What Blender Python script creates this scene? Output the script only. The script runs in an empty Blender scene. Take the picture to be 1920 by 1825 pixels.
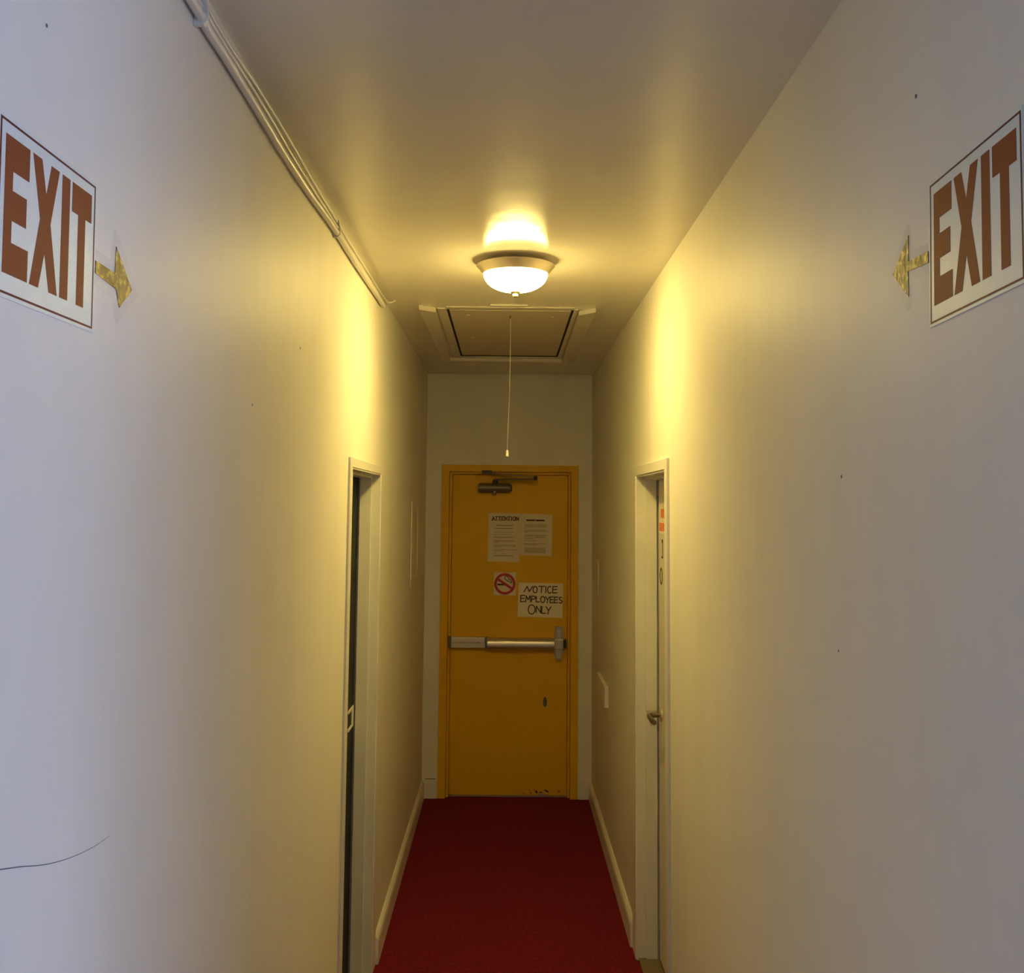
import bpy, bmesh, math, random
from mathutils import Vector, Matrix
random.seed(7)
SC = bpy.context.scene
COL = SC.collection

# ------------------------------------------------------------------ camera
FPX, PX, PY = 1950.0, 960.0, 781.6            # focal length and principal point in a 1920 x 1825 frame
yaw, pitch, roll = 5.47e-3, 8.492e-2, 8.902e-3
CAM_H = 1.7796
cd = bpy.data.cameras.new('camera')
cam = bpy.data.objects.new('camera', cd)
COL.objects.link(cam)
cd.sensor_fit = 'HORIZONTAL'
cd.sensor_width = 36.0
cd.lens = 36.0 * FPX / 1920.0
cd.shift_x = 0.0
cd.shift_y = (PY - 912.5) / 1920.0
cd.clip_start = 0.05
fw = Vector((math.sin(yaw) * math.cos(pitch), math.cos(yaw) * math.cos(pitch), math.sin(pitch)))
r0 = Vector((math.cos(yaw), -math.sin(yaw), 0))
u0 = r0.cross(fw)
rt = math.cos(roll) * r0 + math.sin(roll) * u0
up = -math.sin(roll) * r0 + math.cos(roll) * u0
m = Matrix((rt, up, -fw)).transposed().to_4x4()
m.translation = (0, 0, CAM_H)
cam.matrix_world = m
SC.camera = cam

# ------------------------------------------------------------------ world, exposure, daylight
SC.view_settings.view_transform = 'Standard'
SC.view_settings.look = 'None'
SC.view_settings.exposure = 0.0
SC.view_settings.gamma = 1.0
SC.view_settings.use_curve_mapping = False
w = bpy.data.worlds.new('world')
SC.world = w
w.use_nodes = True
w.node_tree.nodes['Background'].inputs[0].default_value = (0.55, 0.68, 1.0, 1)
w.node_tree.nodes['Background'].inputs[1].default_value = 0.3

# corridor measures (metres; y runs down the corridor, camera above the origin)
XL, XR, ZC, YE = -0.4953, 0.5395, 2.6019, 6.5
YM = 0.90                                      # corridor mouth, open to the hall behind
HX0, HX1, HY0 = -1.25, 2.3, -2.6                # added, unseen hall behind the camera
WY0, WY1, WZ0, WZ1 = -1.40, 0.40, 0.55, 2.35   # added window opening in the hall's right wall

ld = bpy.data.lights.new('daylight', 'AREA')   # daylight coming through the added hall window
ld.shape = 'RECTANGLE'
ld.size = WZ1 - WZ0
ld.size_y = WY1 - WY0
ld.energy = 82.0
ld.color = (0.47, 0.57, 0.96)
lo = bpy.data.objects.new('daylight', ld)
COL.objects.link(lo)
lo.location = (HX1 + 0.11, (WY0 + WY1) / 2, (WZ0 + WZ1) / 2)
lo.rotation_euler = (0, math.radians(90), 0)   # shines along -x into the hall

LAMP_POWER = 88.0
LAMP_COLOR = (1.0, 0.735, 0.215)

# ------------------------------------------------------------------ materials
def principled(name):
    mt = bpy.data.materials.new(name)
    mt.use_nodes = True
    nt = mt.node_tree
    return mt, nt, nt.nodes['Principled BSDF']

def setin(b, **kw):
    for k, v in kw.items():
        b.inputs[k.replace('_', ' ')].default_value = v

def plain(name, col, rough=0.5, metal=0.0, bump=0.0, scale=200.0, var=0.0, vscale=6.0, alpha=None, spec=0.5):
    mt, nt, b = principled(name)
    c = (*col, 1)
    setin(b, Base_Color=c, Roughness=rough, Metallic=metal)
    b.inputs['Specular IOR Level'].default_value = spec
    if alpha is not None:
        b.inputs['Alpha'].default_value = alpha
    tc = nt.nodes.new('ShaderNodeTexCoord')
    if var > 0:
        n = nt.nodes.new('ShaderNodeTexNoise')
        n.inputs['Scale'].default_value = vscale
        n.inputs['Detail'].default_value = 5
        nt.links.new(tc.outputs['Object'], n.inputs['Vector'])
        mx = nt.nodes.new('ShaderNodeMix')
        mx.data_type = 'RGBA'
        mx.inputs['A'].default_value = (*[max(0, x * (1 - var)) for x in col], 1)
        mx.inputs['B'].default_value = (*[min(1, x * (1 + var)) for x in col], 1)
        nt.links.new(n.outputs['Fac'], mx.inputs['Factor'])
        nt.links.new(mx.outputs['Result'], b.inputs['Base Color'])
    if bump > 0:
        n2 = nt.nodes.new('ShaderNodeTexNoise')
        n2.inputs['Scale'].default_value = scale
        n2.inputs['Detail'].default_value = 3
        nt.links.new(tc.outputs['Object'], n2.inputs['Vector'])
        bp = nt.nodes.new('ShaderNodeBump')
        bp.inputs['Strength'].default_value = bump
        bp.inputs['Distance'].default_value = 0.002
        nt.links.new(n2.outputs['Fac'], bp.inputs['Height'])
        nt.links.new(bp.outputs['Normal'], b.inputs['Normal'])
    return mt

def wall_paint(name, col, rough, grime, spec):
    """semi-gloss roller paint: fine stipple, slow waves of the plaster, faint smudges"""
    mt, nt, b = principled(name)
    N, L = nt.nodes.new, nt.links.new
    tc = N('ShaderNodeTexCoord')
    n1 = N('ShaderNodeTexNoise'); n1.inputs['Scale'].default_value = 2.3; n1.inputs['Detail'].default_value = 6
    n1.inputs['Roughness'].default_value = 0.65
    mp = N('ShaderNodeMapping'); mp.inputs['Scale'].default_value = (1.0, 1.0, 0.35)   # smudges run down the wall
    L(tc.outputs['Object'], mp.inputs['Vector'])
    L(mp.outputs['Vector'], n1.inputs['Vector'])
    rp = N('ShaderNodeValToRGB')
    rp.color_ramp.elements[0].position = 0.34
    rp.color_ramp.elements[0].color = (*[x * (1 - grime) for x in col], 1)
    rp.color_ramp.elements[1].position = 0.56
    rp.color_ramp.elements[1].color = (*col, 1)
    L(n1.outputs['Fac'], rp.inputs['Fac'])
    L(rp.outputs['Color'], b.inputs['Base Color'])
    b.inputs['Roughness'].default_value = rough
    b.inputs['Specular IOR Level'].default_value = spec
    n2 = N('ShaderNodeTexNoise'); n2.inputs['Scale'].default_value = 330; n2.inputs['Detail'].default_value = 2
    L(tc.outputs['Object'], n2.inputs['Vector'])
    n3 = N('ShaderNodeTexNoise'); n3.inputs['Scale'].default_value = 5; n3.inputs['Detail'].default_value = 2
    L(tc.outputs['Object'], n3.inputs['Vector'])
    b1 = N('ShaderNodeBump'); b1.inputs['Strength'].default_value = 0.12; b1.inputs['Distance'].default_value = 0.001
    b2 = N('ShaderNodeBump'); b2.inputs['Strength'].default_value = 0.10; b2.inputs['Distance'].default_value = 0.02
    L(n3.outputs['Fac'], b2.inputs['Height'])
    L(n2.outputs['Fac'], b1.inputs['Height'])
    L(b2.outputs['Normal'], b1.inputs['Normal'])
    L(b1.outputs['Normal'], b.inputs['Normal'])
    return mt

def carpet_material():
    mt, nt, b = principled('red_carpet')
    N, L = nt.nodes.new, nt.links.new
    tc = N('ShaderNodeTexCoord')
    v = N('ShaderNodeTexVoronoi'); v.inputs['Scale'].default_value = 260
    L(tc.outputs['Object'], v.inputs['Vector'])
    n = N('ShaderNodeTexNoise'); n.inputs['Scale'].default_value = 90; n.inputs['Detail'].default_value = 5
    L(tc.outputs['Object'], n.inputs['Vector'])
    rp = N('ShaderNodeValToRGB')
    rp.color_ramp.elements[0].position = 0.3; rp.color_ramp.elements[0].color = (0.115, 0.007, 0.014, 1)
    rp.color_ramp.elements[1].position = 0.72; rp.color_ramp.elements[1].color = (0.26, 0.018, 0.032, 1)
    L(n.outputs['Fac'], rp.inputs['Fac'])
    L(rp.outputs['Color'], b.inputs['Base Color'])
    b.inputs['Roughness'].default_value = 0.95
    b.inputs['Specular IOR Level'].default_value = 0.1
    bp = N('ShaderNodeBump'); bp.inputs['Strength'].default_value = 0.7; bp.inputs['Distance'].default_value = 0.004
    L(v.outputs['Distance'], bp.inputs['Height'])
    L(bp.outputs['Normal'], b.inputs['Normal'])
    return mt

M = {}
M['wall'] = wall_paint('wall_paint', (0.825, 0.795, 0.70), 0.52, 0.06, 0.30)
M['hall'] = wall_paint('hall_wall_paint', (0.42, 0.40, 0.38), 0.6, 0.05, 0.3)  # kept dark so the unseen hall bounces little daylight into the corridor
M['ceiling'] = wall_paint('ceiling_paint', (0.80, 0.755, 0.655), 0.16, 0.04, 0.15)
M['trim'] = plain('trim_gloss_paint', (0.80, 0.775, 0.715), 0.32, bump=0.08, scale=60, var=0.04, vscale=9)
M['jamb'] = plain('jamb_worn_paint', (0.72, 0.71, 0.62), 0.38, bump=0.1, scale=50, var=0.09, vscale=12)
M['strike'] = plain('painted_strike_plate', (0.52, 0.46, 0.36), 0.4)
M['carpet'] = carpet_material()
M['lino'] = plain('grey_lino', (0.40, 0.41, 0.42), 0.5, var=0.06, vscale=8)
M['yellow'] = plain('yellow_door_paint', (0.80, 0.45, 0.006), 0.48, bump=0.08, scale=90, var=0.06, vscale=3, spec=0.25)
M['yellow_frame'] = plain('yellow_frame_paint', (0.80, 0.45, 0.008), 0.45, bump=0.08, scale=60, var=0.05, vscale=4, spec=0.25)
M['dark_green'] = plain('dark_green_paint', (0.007, 0.011, 0.007), 0.55, bump=0.1, scale=40, var=0.4, vscale=7, spec=0.15)
M['white_leaf'] = plain('off_white_door_paint', (0.72, 0.67, 0.56), 0.4, bump=0.06, scale=60, var=0.05, vscale=7)
M['steel'] = plain('brushed_steel', (0.62, 0.56, 0.48), 0.36, metal=0.85, bump=0.05, scale=300)
M['steel_dull'] = plain('dull_cast_metal', (0.50, 0.47, 0.40), 0.42, metal=0.7, bump=0.05, scale=120)
M['rail'] = plain('painted_rail_cover', (0.66, 0.62, 0.54), 0.35, metal=0.25)
M['dark'] = plain('dark_plastic', (0.03, 0.025, 0.02), 0.5)
M['bronze'] = plain('closer_bronze_paint', (0.17, 0.145, 0.09), 0.36, metal=0.35)
M['arm'] = plain('closer_arm_metal', (0.20, 0.15, 0.11), 0.35, metal=0.8)
M['paper'] = plain('white_paper', (0.80, 0.71, 0.56), 0.8, var=0.05, vscale=20)
M['card'] = plain('notice_card', (0.92, 0.83, 0.66), 0.75, var=0.04, vscale=20)
M['ink'] = plain('printed_ink', (0.07, 0.05, 0.03), 0.8)
M['faint_ink'] = plain('faint_printed_ink', (0.38, 0.31, 0.20), 0.8)
M['marker'] = plain('black_marker', (0.03, 0.015, 0.02), 0.6)
M['red'] = plain('prohibition_red', (0.50, 0.015, 0.045), 0.5)
M['sign'] = plain('exit_sign_face', (0.72, 0.77, 0.72), 0.40, var=0.07, vscale=35, bump=0.05, scale=40)
M['exit_red'] = plain('exit_letter_red', (0.25, 0.062, 0.026), 0.55, var=0.12, vscale=25, bump=0.05, scale=40, spec=0.15)
M['border'] = plain('exit_border_maroon', (0.13, 0.03, 0.025), 0.5, spec=0.15)
M['film'] = plain('clear_sticker_film', (0.80, 0.78, 0.74), 0.25, alpha=0.06, spec=0.3)
M['cable'] = plain('white_cable_sheath', (0.74, 0.71, 0.65), 0.38)
M['pan'] = plain('satin_nickel_pan', (0.62, 0.54, 0.43), 0.33, metal=0.55)
M['finial'] = plain('brass_finial', (0.45, 0.36, 0.2), 0.35, metal=0.6)
M['hatch'] = plain('hatch_paint', (0.66, 0.61, 0.52), 0.45, bump=0.1, scale=60, var=0.06, vscale=8)
M['hatch_panel'] = plain('hatch_plywood_paint', (0.60, 0.52, 0.41), 0.5, bump=0.12, scale=80, var=0.08, vscale=6)
M['screw'] = plain('screw_head', (0.85, 0.80, 0.68), 0.35)
M['cord'] = plain('pull_cord', (0.50, 0.45, 0.33), 0.7)
M['knob'] = plain('cord_knob', (0.92, 0.88, 0.74), 0.3)
M['orange'] = plain('orange_print', (0.85, 0.20, 0.04), 0.5)
M['threshold'] = plain('worn_threshold', (0.16, 0.12, 0.06), 0.55, bump=0.2, scale=50, var=0.3, vscale=20)
M['black_void'] = plain('dark_void', (0.006, 0.006, 0.005), 0.9)
M['crack'] = plain('plaster_crack', (0.16, 0.15, 0.17), 0.9)
M['chip'] = plain('bare_rusty_metal', (0.035, 0.012, 0.008), 0.8)
M['plug'] = plain('lock_plug', (0.10, 0.085, 0.05), 0.5)

def gold_foil():
    mt, nt, b = principled('gold_foil')
    N, L = nt.nodes.new, nt.links.new
    tc = N('ShaderNodeTexCoord')
    n = N('ShaderNodeTexNoise'); n.inputs['Scale'].default_value = 75; n.inputs['Detail'].default_value = 4
    L(tc.outputs['Object'], n.inputs['Vector'])
    rp = N('ShaderNodeValToRGB')
    rp.color_ramp.elements[0].position = 0.38; rp.color_ramp.elements[0].color = (0.018, 0.014, 0.005, 1)
    rp.color_ramp.elements[1].position = 0.66; rp.color_ramp.elements[1].color = (0.34, 0.27, 0.10, 1)
    e = rp.color_ramp.elements.new(0.52); e.color = (0.045, 0.036, 0.012, 1)
    L(n.outputs['Fac'], rp.inputs['Fac'])
    L(rp.outputs['Color'], b.inputs['Base Color'])
    setin(b, Metallic=0.5, Roughness=0.45)
    bp = N('ShaderNodeBump'); bp.inputs['Strength'].default_value = 0.5; bp.inputs['Distance'].default_value = 0.003
    L(n.outputs['Fac'], bp.inputs['Height'])
    L(bp.outputs['Normal'], b.inputs['Normal'])
    return mt
M['gold'] = gold_foil()

def lamp_glass():
    mt, nt, b = principled('lit_glass_bowl')
    setin(b, Base_Color=(0.9, 0.85, 0.75, 1), Roughness=0.3)
    b.inputs['Emission Color'].default_value = (*LAMP_COLOR, 1)
    N, L = nt.nodes.new, nt.links.new
    tc = N('ShaderNodeTexCoord')
    sp = N('ShaderNodeSeparateXYZ')
    L(tc.outputs['Object'], sp.inputs[0])
    mr = N('ShaderNodeMapRange')                       # the bulb sits low in the bowl: the bottom glows most
    mr.inputs['From Min'].default_value = -0.045
    mr.inputs['From Max'].default_value = -0.106
    mr.inputs['To Min'].default_value = 0.22 * LAMP_POWER
    mr.inputs['To Max'].default_value = 2.1 * LAMP_POWER
    L(sp.outputs['Z'], mr.inputs['Value'])
    L(mr.outputs['Result'], b.inputs['Emission Strength'])
    return mt
M['bowl'] = lamp_glass()

# ------------------------------------------------------------------ mesh helpers
class MB:
    def __init__(self):
        self.bm = bmesh.new()
    def box(self, x0, x1, y0, y1, z0, z1, bevel=0.0, seg=2):
        r = bmesh.ops.create_cube(self.bm, size=1.0)
        vs = r['verts']
        for v in vs:
            v.co = Vector(((x0 + x1) / 2 + v.co.x * (x1 - x0), (y0 + y1) / 2 + v.co.y * (y1 - y0), (z0 + z1) / 2 + v.co.z * (z1 - z0)))
        if bevel > 0:
            es = list({e for v in vs for e in v.link_edges})
            bmesh.ops.bevel(self.bm, geom=es, offset=bevel, segments=seg, profile=0.7, affect='EDGES')
        return self
    def prism(self, poly, fn):
        """poly: 2-D outline; fn(u, v, t) -> xyz, t = 0 back / 1 front"""
        a = [self.bm.verts.new(fn(u, v, 0)) for u, v in poly]
        b = [self.bm.verts.new(fn(u, v, 1)) for u, v in poly]
        n = len(poly)
        fs = [self.bm.faces.new(a), self.bm.faces.new(list(reversed(b)))]
        for i in range(n):
            j = (i + 1) % n
            fs.append(self.bm.faces.new((a[j], a[i], b[i], b[j])))
        for q in fs[:2]:
            q.normal_update()
        bmesh.ops.triangulate(self.bm, faces=fs[:2], ngon_method='EAR_CLIP')
        return self
    def lathe(self, prof, c, axis='z', seg=64, cap=True):
        """prof: [(r, h)], revolved round an axis through c"""
        rings = []
        for r, h in prof:
            ring = []
            for k in range(seg):
                a = 2 * math.pi * k / seg
                p = (r * math.cos(a), r * math.sin(a), h)
                if axis == 'y':
                    p = (p[0], p[2], p[1])
                elif axis == 'x':
                    p = (p[2], p[0], p[1])
                ring.append(self.bm.verts.new((c[0] + p[0], c[1] + p[1], c[2] + p[2])))
            rings.append(ring)
        for A, B in zip(rings, rings[1:]):
            for k in range(seg):
                j = (k + 1) % seg
                self.bm.faces.new((A[k], A[j], B[j], B[k]))
        if cap:
            self.bm.faces.new(list(reversed(rings[0])))
            self.bm.faces.new(rings[-1])
        return self
    def tube(self, pts, r, seg=10, flat=None):
        P = [Vector(p) for p in pts]
        rings = []
        for i, p in enumerate(P):
            t = (P[min(i + 1, len(P) - 1)] - P[max(i - 1, 0)]).normalized()
            ref = Vector((0, 0, 1)) if abs(t.z) < 0.9 else Vector((1, 0, 0))
            a = t.cross(ref).normalized()
            b = a.cross(t).normalized()
            rr = r[i] if isinstance(r, (list, tuple)) else r
            rings.append([self.bm.verts.new(p + rr * (math.cos(2 * math.pi * k / seg) * a + math.sin(2 * math.pi * k / seg) * b)) for k in range(seg)])
        for A, B in zip(rings, rings[1:]):
            for k in range(seg):
                j = (k + 1) % seg
                self.bm.faces.new((A[k], A[j], B[j], B[k]))
        self.bm.faces.new(list(reversed(rings[0])))
        self.bm.faces.new(rings[-1])
        return self
    def build(self, name, mat, parent=None, smooth=False, origin=None):
        bmesh.ops.recalc_face_normals(self.bm, faces=self.bm.faces)
        me = bpy.data.meshes.new(name)
        o = bpy.data.objects.new(name, me)
        base = Vector(origin) if origin is not None else (parent_world(parent) if parent else Vector((0, 0, 0)))
        for v in self.bm.verts:
            v.co -= base
        self.bm.to_mesh(me)
        self.bm.free()
        me.materials.append(M[mat])
        if smooth:
            for p in me.polygons:
                p.use_smooth = True
            sharp = math.radians(40)
            try:
                me.set_sharp_from_angle(angle=sharp)
            except Exception:
                pass
        COL.objects.link(o)
        if parent:
            o.parent = parent
            o.location = base - parent_world(parent)
        else:
            o.location = base
        return o

def parent_world(o):
    p = Vector((0, 0, 0))
    while o:
        p = p + o.location
        o = o.parent
    return p

def tag(o, label, cat, group=None, kind=None):
    o['label'] = label
    o['category'] = cat
    if group:
        o['group'] = group
    if kind:
        o['kind'] = kind
    return o

def empty(name, loc):
    o = bpy.data.objects.new(name, None)
    o.empty_display_size = 0.05
    o.location = loc
    COL.objects.link(o)
    return o

def spline(pts, n=6):
    """Catmull-Rom through pts"""
    P = [Vector(p) for p in pts]
    out = []
    for i in range(len(P) - 1):
        p0, p1, p2, p3 = P[max(i - 1, 0)], P[i], P[i + 1], P[min(i + 2, len(P) - 1)]
        for k in range(n):
            t = k / n
            out.append(0.5 * ((2 * p1) + (p2 - p0) * t + (2 * p0 - 5 * p1 + 4 * p2 - p3) * t * t + (3 * p1 - p0 - 3 * p2 + p3) * t ** 3))
    out.append(P[-1])
    return out

# ------------------------------------------------------------------ the setting
WT = 0.12                                            # wall thickness
L0, L1, LZ = 3.330, 4.100, 1.897                     # opening in the left wall
R0, R1, RZ = 3.485, 4.262, 1.904                     # opening in the right wall
EX0, EX1, EZ = -0.398, 0.455, 2.029                  # opening in the end wall

f = MB(); f.box(XL - 0.15, XR + 0.15, YM - 0.02, YE + 0.3, -0.06, 0.0)
tag(f.build('floor', 'carpet'), 'dark red carpet running down the corridor to the yellow door', 'carpet', kind='structure')
f = MB(); f.box(HX0 - 0.12, HX1 + 0.12, HY0 - 0.12, YE + 0.3, ZC, ZC + 0.1)
tag(f.build('ceiling', 'ceiling'), 'glossy cream painted ceiling above the corridor', 'ceiling', kind='structure')

f = MB(); f.box(HX0 - 0.12, HX1 + 0.12, HY0 - 0.12, YM - 0.02, -0.06, 0.0)  # unseen added floor, grey so it bounces no red onto the walls
tag(f.build('floor_hall', 'lino'), 'unseen pale grey hall floor added behind the camera', 'floor', kind='structure')

f = MB()
f.box(XL - WT, XL, YM, L0, 0, ZC); f.box(XL - WT, XL, L0, L1, LZ, ZC); f.box(XL - WT, XL, L1, YE, 0, ZC)
wl = tag(f.build('wall_left', 'wall'), 'cream painted left corridor wall with dark doorway and cables along its top', 'wall', kind='structure')
f = MB()
f.box(XR, XR + WT, YM, R0, 0, ZC); f.box(XR, XR + WT, R0, R1, RZ, ZC); f.box(XR, XR + WT, R1, YE, 0, ZC)
wr = tag(f.build('wall_right', 'wall'), 'cream painted right corridor wall with off-white door', 'wall', kind='structure')
f = MB()
f.box(XL - WT, EX0, YE, YE + 0.14, 0, ZC); f.box(EX0, EX1, YE, YE + 0.14, EZ, ZC); f.box(EX1, XR + WT, YE, YE + 0.14, 0, ZC)
tag(f.build('wall_end', 'wall'), 'cream end wall around the yellow door', 'wall', kind='structure')

# unseen hall added behind the camera; its window lights the mouth of the corridor
f = MB(); f.box(HX0, XL - WT, YM, YM + 0.12, 0, ZC)
tag(f.build('wall_front_left', 'hall'), 'unseen added grey hall wall left of the corridor mouth', 'wall', kind='structure')
f = MB(); f.box(XR + WT, HX1, YM, YM + 0.12, 0, ZC)
tag(f.build('wall_front_right', 'hall'), 'unseen added grey hall wall right of the corridor mouth', 'wall', kind='structure')
f = MB(); f.box(HX0 - 0.12, HX0, HY0, YM + 0.12, 0, ZC)  # unseen wall set close and pale to bounce daylight onto the right wall
tag(f.build('wall_hall_left', 'wall'), 'unseen cream hall wall on the left behind the camera, added to bounce daylight', 'wall', kind='structure')
f = MB(); f.box(HX0 - 0.12, HX1 + 0.12, HY0 - 0.12, HY0, 0, ZC)
tag(f.build('wall_back', 'hall'), 'unseen added grey hall wall behind the camera', 'wall', kind='structure')
f = MB()
f.box(HX1, HX1 + 0.12, HY0, WY0, 0, ZC); f.box(HX1, HX1 + 0.12, WY1, YM + 0.12, 0, ZC)
f.box(HX1, HX1 + 0.12, WY0, WY1, 0, WZ0); f.box(HX1, HX1 + 0.12, WY0, WY1, WZ1, ZC)
tag(f.build('wall_hall_right', 'hall'), 'unseen added grey hall wall with the daylight window', 'wall', kind='structure')
f = MB()
t = 0.05
f.box(HX1 - 0.01, HX1 + 0.08, WY0, WY0 + t, WZ0, WZ1); f.box(HX1 - 0.01, HX1 + 0.08, WY1 - t, WY1, WZ0, WZ1)
f.box(HX1 - 0.01, HX1 + 0.08, WY0 + t, WY1 - t, WZ0, WZ0 + t); f.box(HX1 - 0.01, HX1 + 0.08, WY0 + t, WY1 - t, WZ1 - t, WZ1)
f.box(HX1 + 0.02, HX1 + 0.06, (WY0 + WY1) / 2 - 0.02, (WY0 + WY1) / 2 + 0.02, WZ0 + t, WZ1 - t)
tag(f.build('window_1', 'trim'), 'unseen white hall window frame added to let in daylight', 'window', kind='structure')

# baseboards
def baseboard(name, label, x0, sx, y0, y1, h=0.105, d=0.018):
    """runs along y; sx = +1 sticks out to +x"""
    prof = [(0, 0), (d, 0), (d, h - 0.022), (d * 0.8, h - 0.010), (d * 0.35, h), (0, h)]
    f = MB()
    f.prism(prof, lambda u, v, t: (x0 + sx * u, y0 + (y1 - y0) * t, v))
    return tag(f.build(name, 'trim'), label, 'baseboard', kind='structure')
baseboard('baseboard_left', 'cream baseboard on the left wall beyond the dark doorway', XL, 1, L1 + 0.10, YE - 0.012)
baseboard('baseboard_right', 'cream baseboard on the right wall beyond the off-white door', XR, -1, R1 + 0.11, YE - 0.012)
baseboard('baseboard_left_near', 'cream baseboard on the left wall before the dark doorway', XL, 1, YM, L0 - 0.058)
baseboard('baseboard_right_near', 'cream baseboard on the right wall before the off-white door', XR, -1, YM, R0 - 0.056)
f = MB(); f.box(XL + 0.001, EX0 - 0.004, YE - 0.012, YE, 0, 0.113, 0.002)
bel = tag(f.build('baseboard_end_left', 'trim'), 'short cream baseboard block left of the yellow door frame', 'baseboard', kind='structure')
MB().box(XL + 0.022, EX0 - 0.012, YE - 0.0015, YE + 0.001, 0.1135, 0.1165).build('open_joint', 'chip', bel)
f = MB(); f.box(EX1 + 0.004, XR - 0.001, YE - 0.012, YE, 0, 0.115, 0.002)
tag(f.build('baseboard_end_right', 'trim'), 'short cream baseboard block right of the yellow door frame', 'baseboard', kind='structure')

# marks in the walls
crack = [(0.93, 1.452), (0.985, 1.436), (1.04, 1.424), (1.063, 1.417), (1.11, 1.404), (1.16, 1.389), (1.21, 1.377), (1.26, 1.368), (1.31, 1.362), (1.354, 1.360)]
f = MB()
pts = spline([(XL + 0.0002, y, z) for y, z in crack], 4)
f.tube(pts, [0.0009 - 0.0007 * i / (len(pts) - 1) for i in range(len(pts))], 6)
f.build('wall_crack', 'crack', wl)
for par, x, y, z, r in ((wl, XL, 1.075, 2.286, 0.0022), (wr, XR, 1.335, 2.325, 0.003), (wl, XL, 2.02, 1.97, 0.0022), (wr, XR, 1.67, 1.83, 0.003), (wr, XR, 1.70, 1.55, 0.002), (wl, XL, 2.47, 2.15, 0.003)):
    MB().lathe([(r, -0.0006), (r, 0.0006)], (x, y, z), 'x', 10).build('nail_hole', 'crack', par)

# ------------------------------------------------------------------ yellow end door
d1 = tag(empty('door_1', (0.03, YE, 0)), 'yellow metal door with push bar, paper notices and closer at the corridor end', 'door', kind='structure')
FY = YE - 0.008
fr = MB()
fr.box(EX0, EX0 + 0.047, FY, YE + 0.10, 0, EZ, 0.002); fr.box(EX1 - 0.047, EX1, FY, YE + 0.10, 0, EZ, 0.002)
fr.box(EX0 + 0.047, EX1 - 0.047, FY, YE + 0.10, EZ - 0.042, EZ, 0.002)
fr.build('door_frame', 'yellow_frame', d1)
stp = MB()
ix0, ix1, iz = EX0 + 0.047, EX1 - 0.047, EZ - 0.042
stp.box(ix0 + 0.0015, ix0 + 0.016, YE + 0.022, YE + 0.09, 0, iz - 0.0015, 0.0015); stp.box(ix1 - 0.016, ix1 - 0.0015, YE + 0.022, YE + 0.09, 0, iz - 0.0015, 0.0015)
stp.box(ix0 + 0.016, ix1 - 0.016, YE + 0.022, YE + 0.09, iz - 0.016, iz - 0.0015, 0.0015)
stp.build('door_stop', 'yellow_frame', d1)
LY = YE + 0.040                                      # front face of the leaf
lx0, lx1, lz1 = ix0 + 0.018, ix1 - 0.018, iz - 0.019
leaf = MB().box(lx0, lx1, LY, LY + 0.045, 0.010, lz1, 0.002).build('door_leaf', 'yellow', d1)
MB().box(lx0, lx1, LY + 0.002, LY + 0.085, -0.002, 0.0085).build('threshold', 'steel_dull', d1)
MB().box(ix0 + 0.001, ix1 - 0.001, YE + 0.091, YE + 0.099, 0.0, iz - 0.001).build('light_leak_block', 'black_void', d1)  # unseen black sheet added to block sky light leaking round the leaf
# worn spots
def blob(cx, cz, rx, rz, y, n=14, jag=0.35, rot=0.0):
    o = []
    for k in range(n):
        a = 2 * math.pi * k / n
        q = 1 + random.uniform(-jag, jag)
        u, v = rx * q * math.cos(a), rz * q * math.sin(a)
        o.append((cx + u * math.cos(rot) - v * math.sin(rot), cz + u * math.sin(rot) + v * math.cos(rot)))
    return o
for cx, cz, rx, rz, ro in ((0.205, 0.031, 0.010, 0.008, -0.6), (0.268, 0.036, 0.017, 0.005, -0.5), (0.192, 0.044, 0.004, 0.003, 0), (0.232, 0.028, 0.012, 0.0035, 0.2), (0.172, 0.024, 0.005, 0.003, 0), (0.343, 0.034, 0.006, 0.003, 0), (0.13, 0.022, 0.004, 0.0025, 0), (0.165, 0.040, 0.003, 0.003, 0)):
    MB().prism(blob(cx, cz, rx, rz, 0, rot=ro), lambda u, v, t: (u, LY + 0.001 - 0.0016 * t, v)).build('paint_chip', 'chip', leaf)
MB().box(0.215, 0.262, LY - 0.0006, LY + 0.001, 0.0105, 0.0195).build('bare_edge', 'steel_dull', leaf)
pg = [(0.255 + 0.0125 * math.cos(a) * (1 - 0.12 * abs(math.sin(a))), 0.572 + 0.031 * math.sin(a)) for a in [2 * math.pi * k / 20 for k in range(20)]]
MB().prism(pg, lambda u, v, t: (u, LY + 0.001 - 0.003 * t, v)).build('lock_plug', 'plug', leaf)

# panic bar
rail = MB()
rail.box(-0.328, -0.118, LY - 0.040, LY, 0.902, 0.966, 0.006)
pb = rail.build('panic_bar', 'rail', d1)
pb['label'] = 'steel push bar'
MB().box(-0.345, -0.3285, LY - 0.034, LY, 0.898, 0.970, 0.005).build('end_cap', 'bronze', pb)
MB().box(-0.318, -0.122, LY - 0.0412, LY - 0.038, 0.9325, 0.9345).build('rail_seam', 'bronze', pb)
MB().lathe([(0.0035, -0.0012), (0.0035, 0.001)], (-0.157, LY - 0.0405, 0.936), 'y', 12).build('screw', 'dark', pb)
MB().box(-0.1175, -0.104, LY - 0.052, LY, 0.899, 0.967, 0.003).build('bar_bracket', 'bronze', pb)
pd = MB()
prof = [(0.0, 0.897), (-0.050, 0.897), (-0.062, 0.901), (-0.067, 0.909), (-0.068, 0.920), (-0.0675, 0.930), (-0.066, 0.940), (-0.0625, 0.949), (-0.056, 0.957), (-0.046, 0.962), (0.0, 0.963)]
pd.prism(prof, lambda u, v, t: (-0.1035 + t * 0.4115, LY + u, v))
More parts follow.
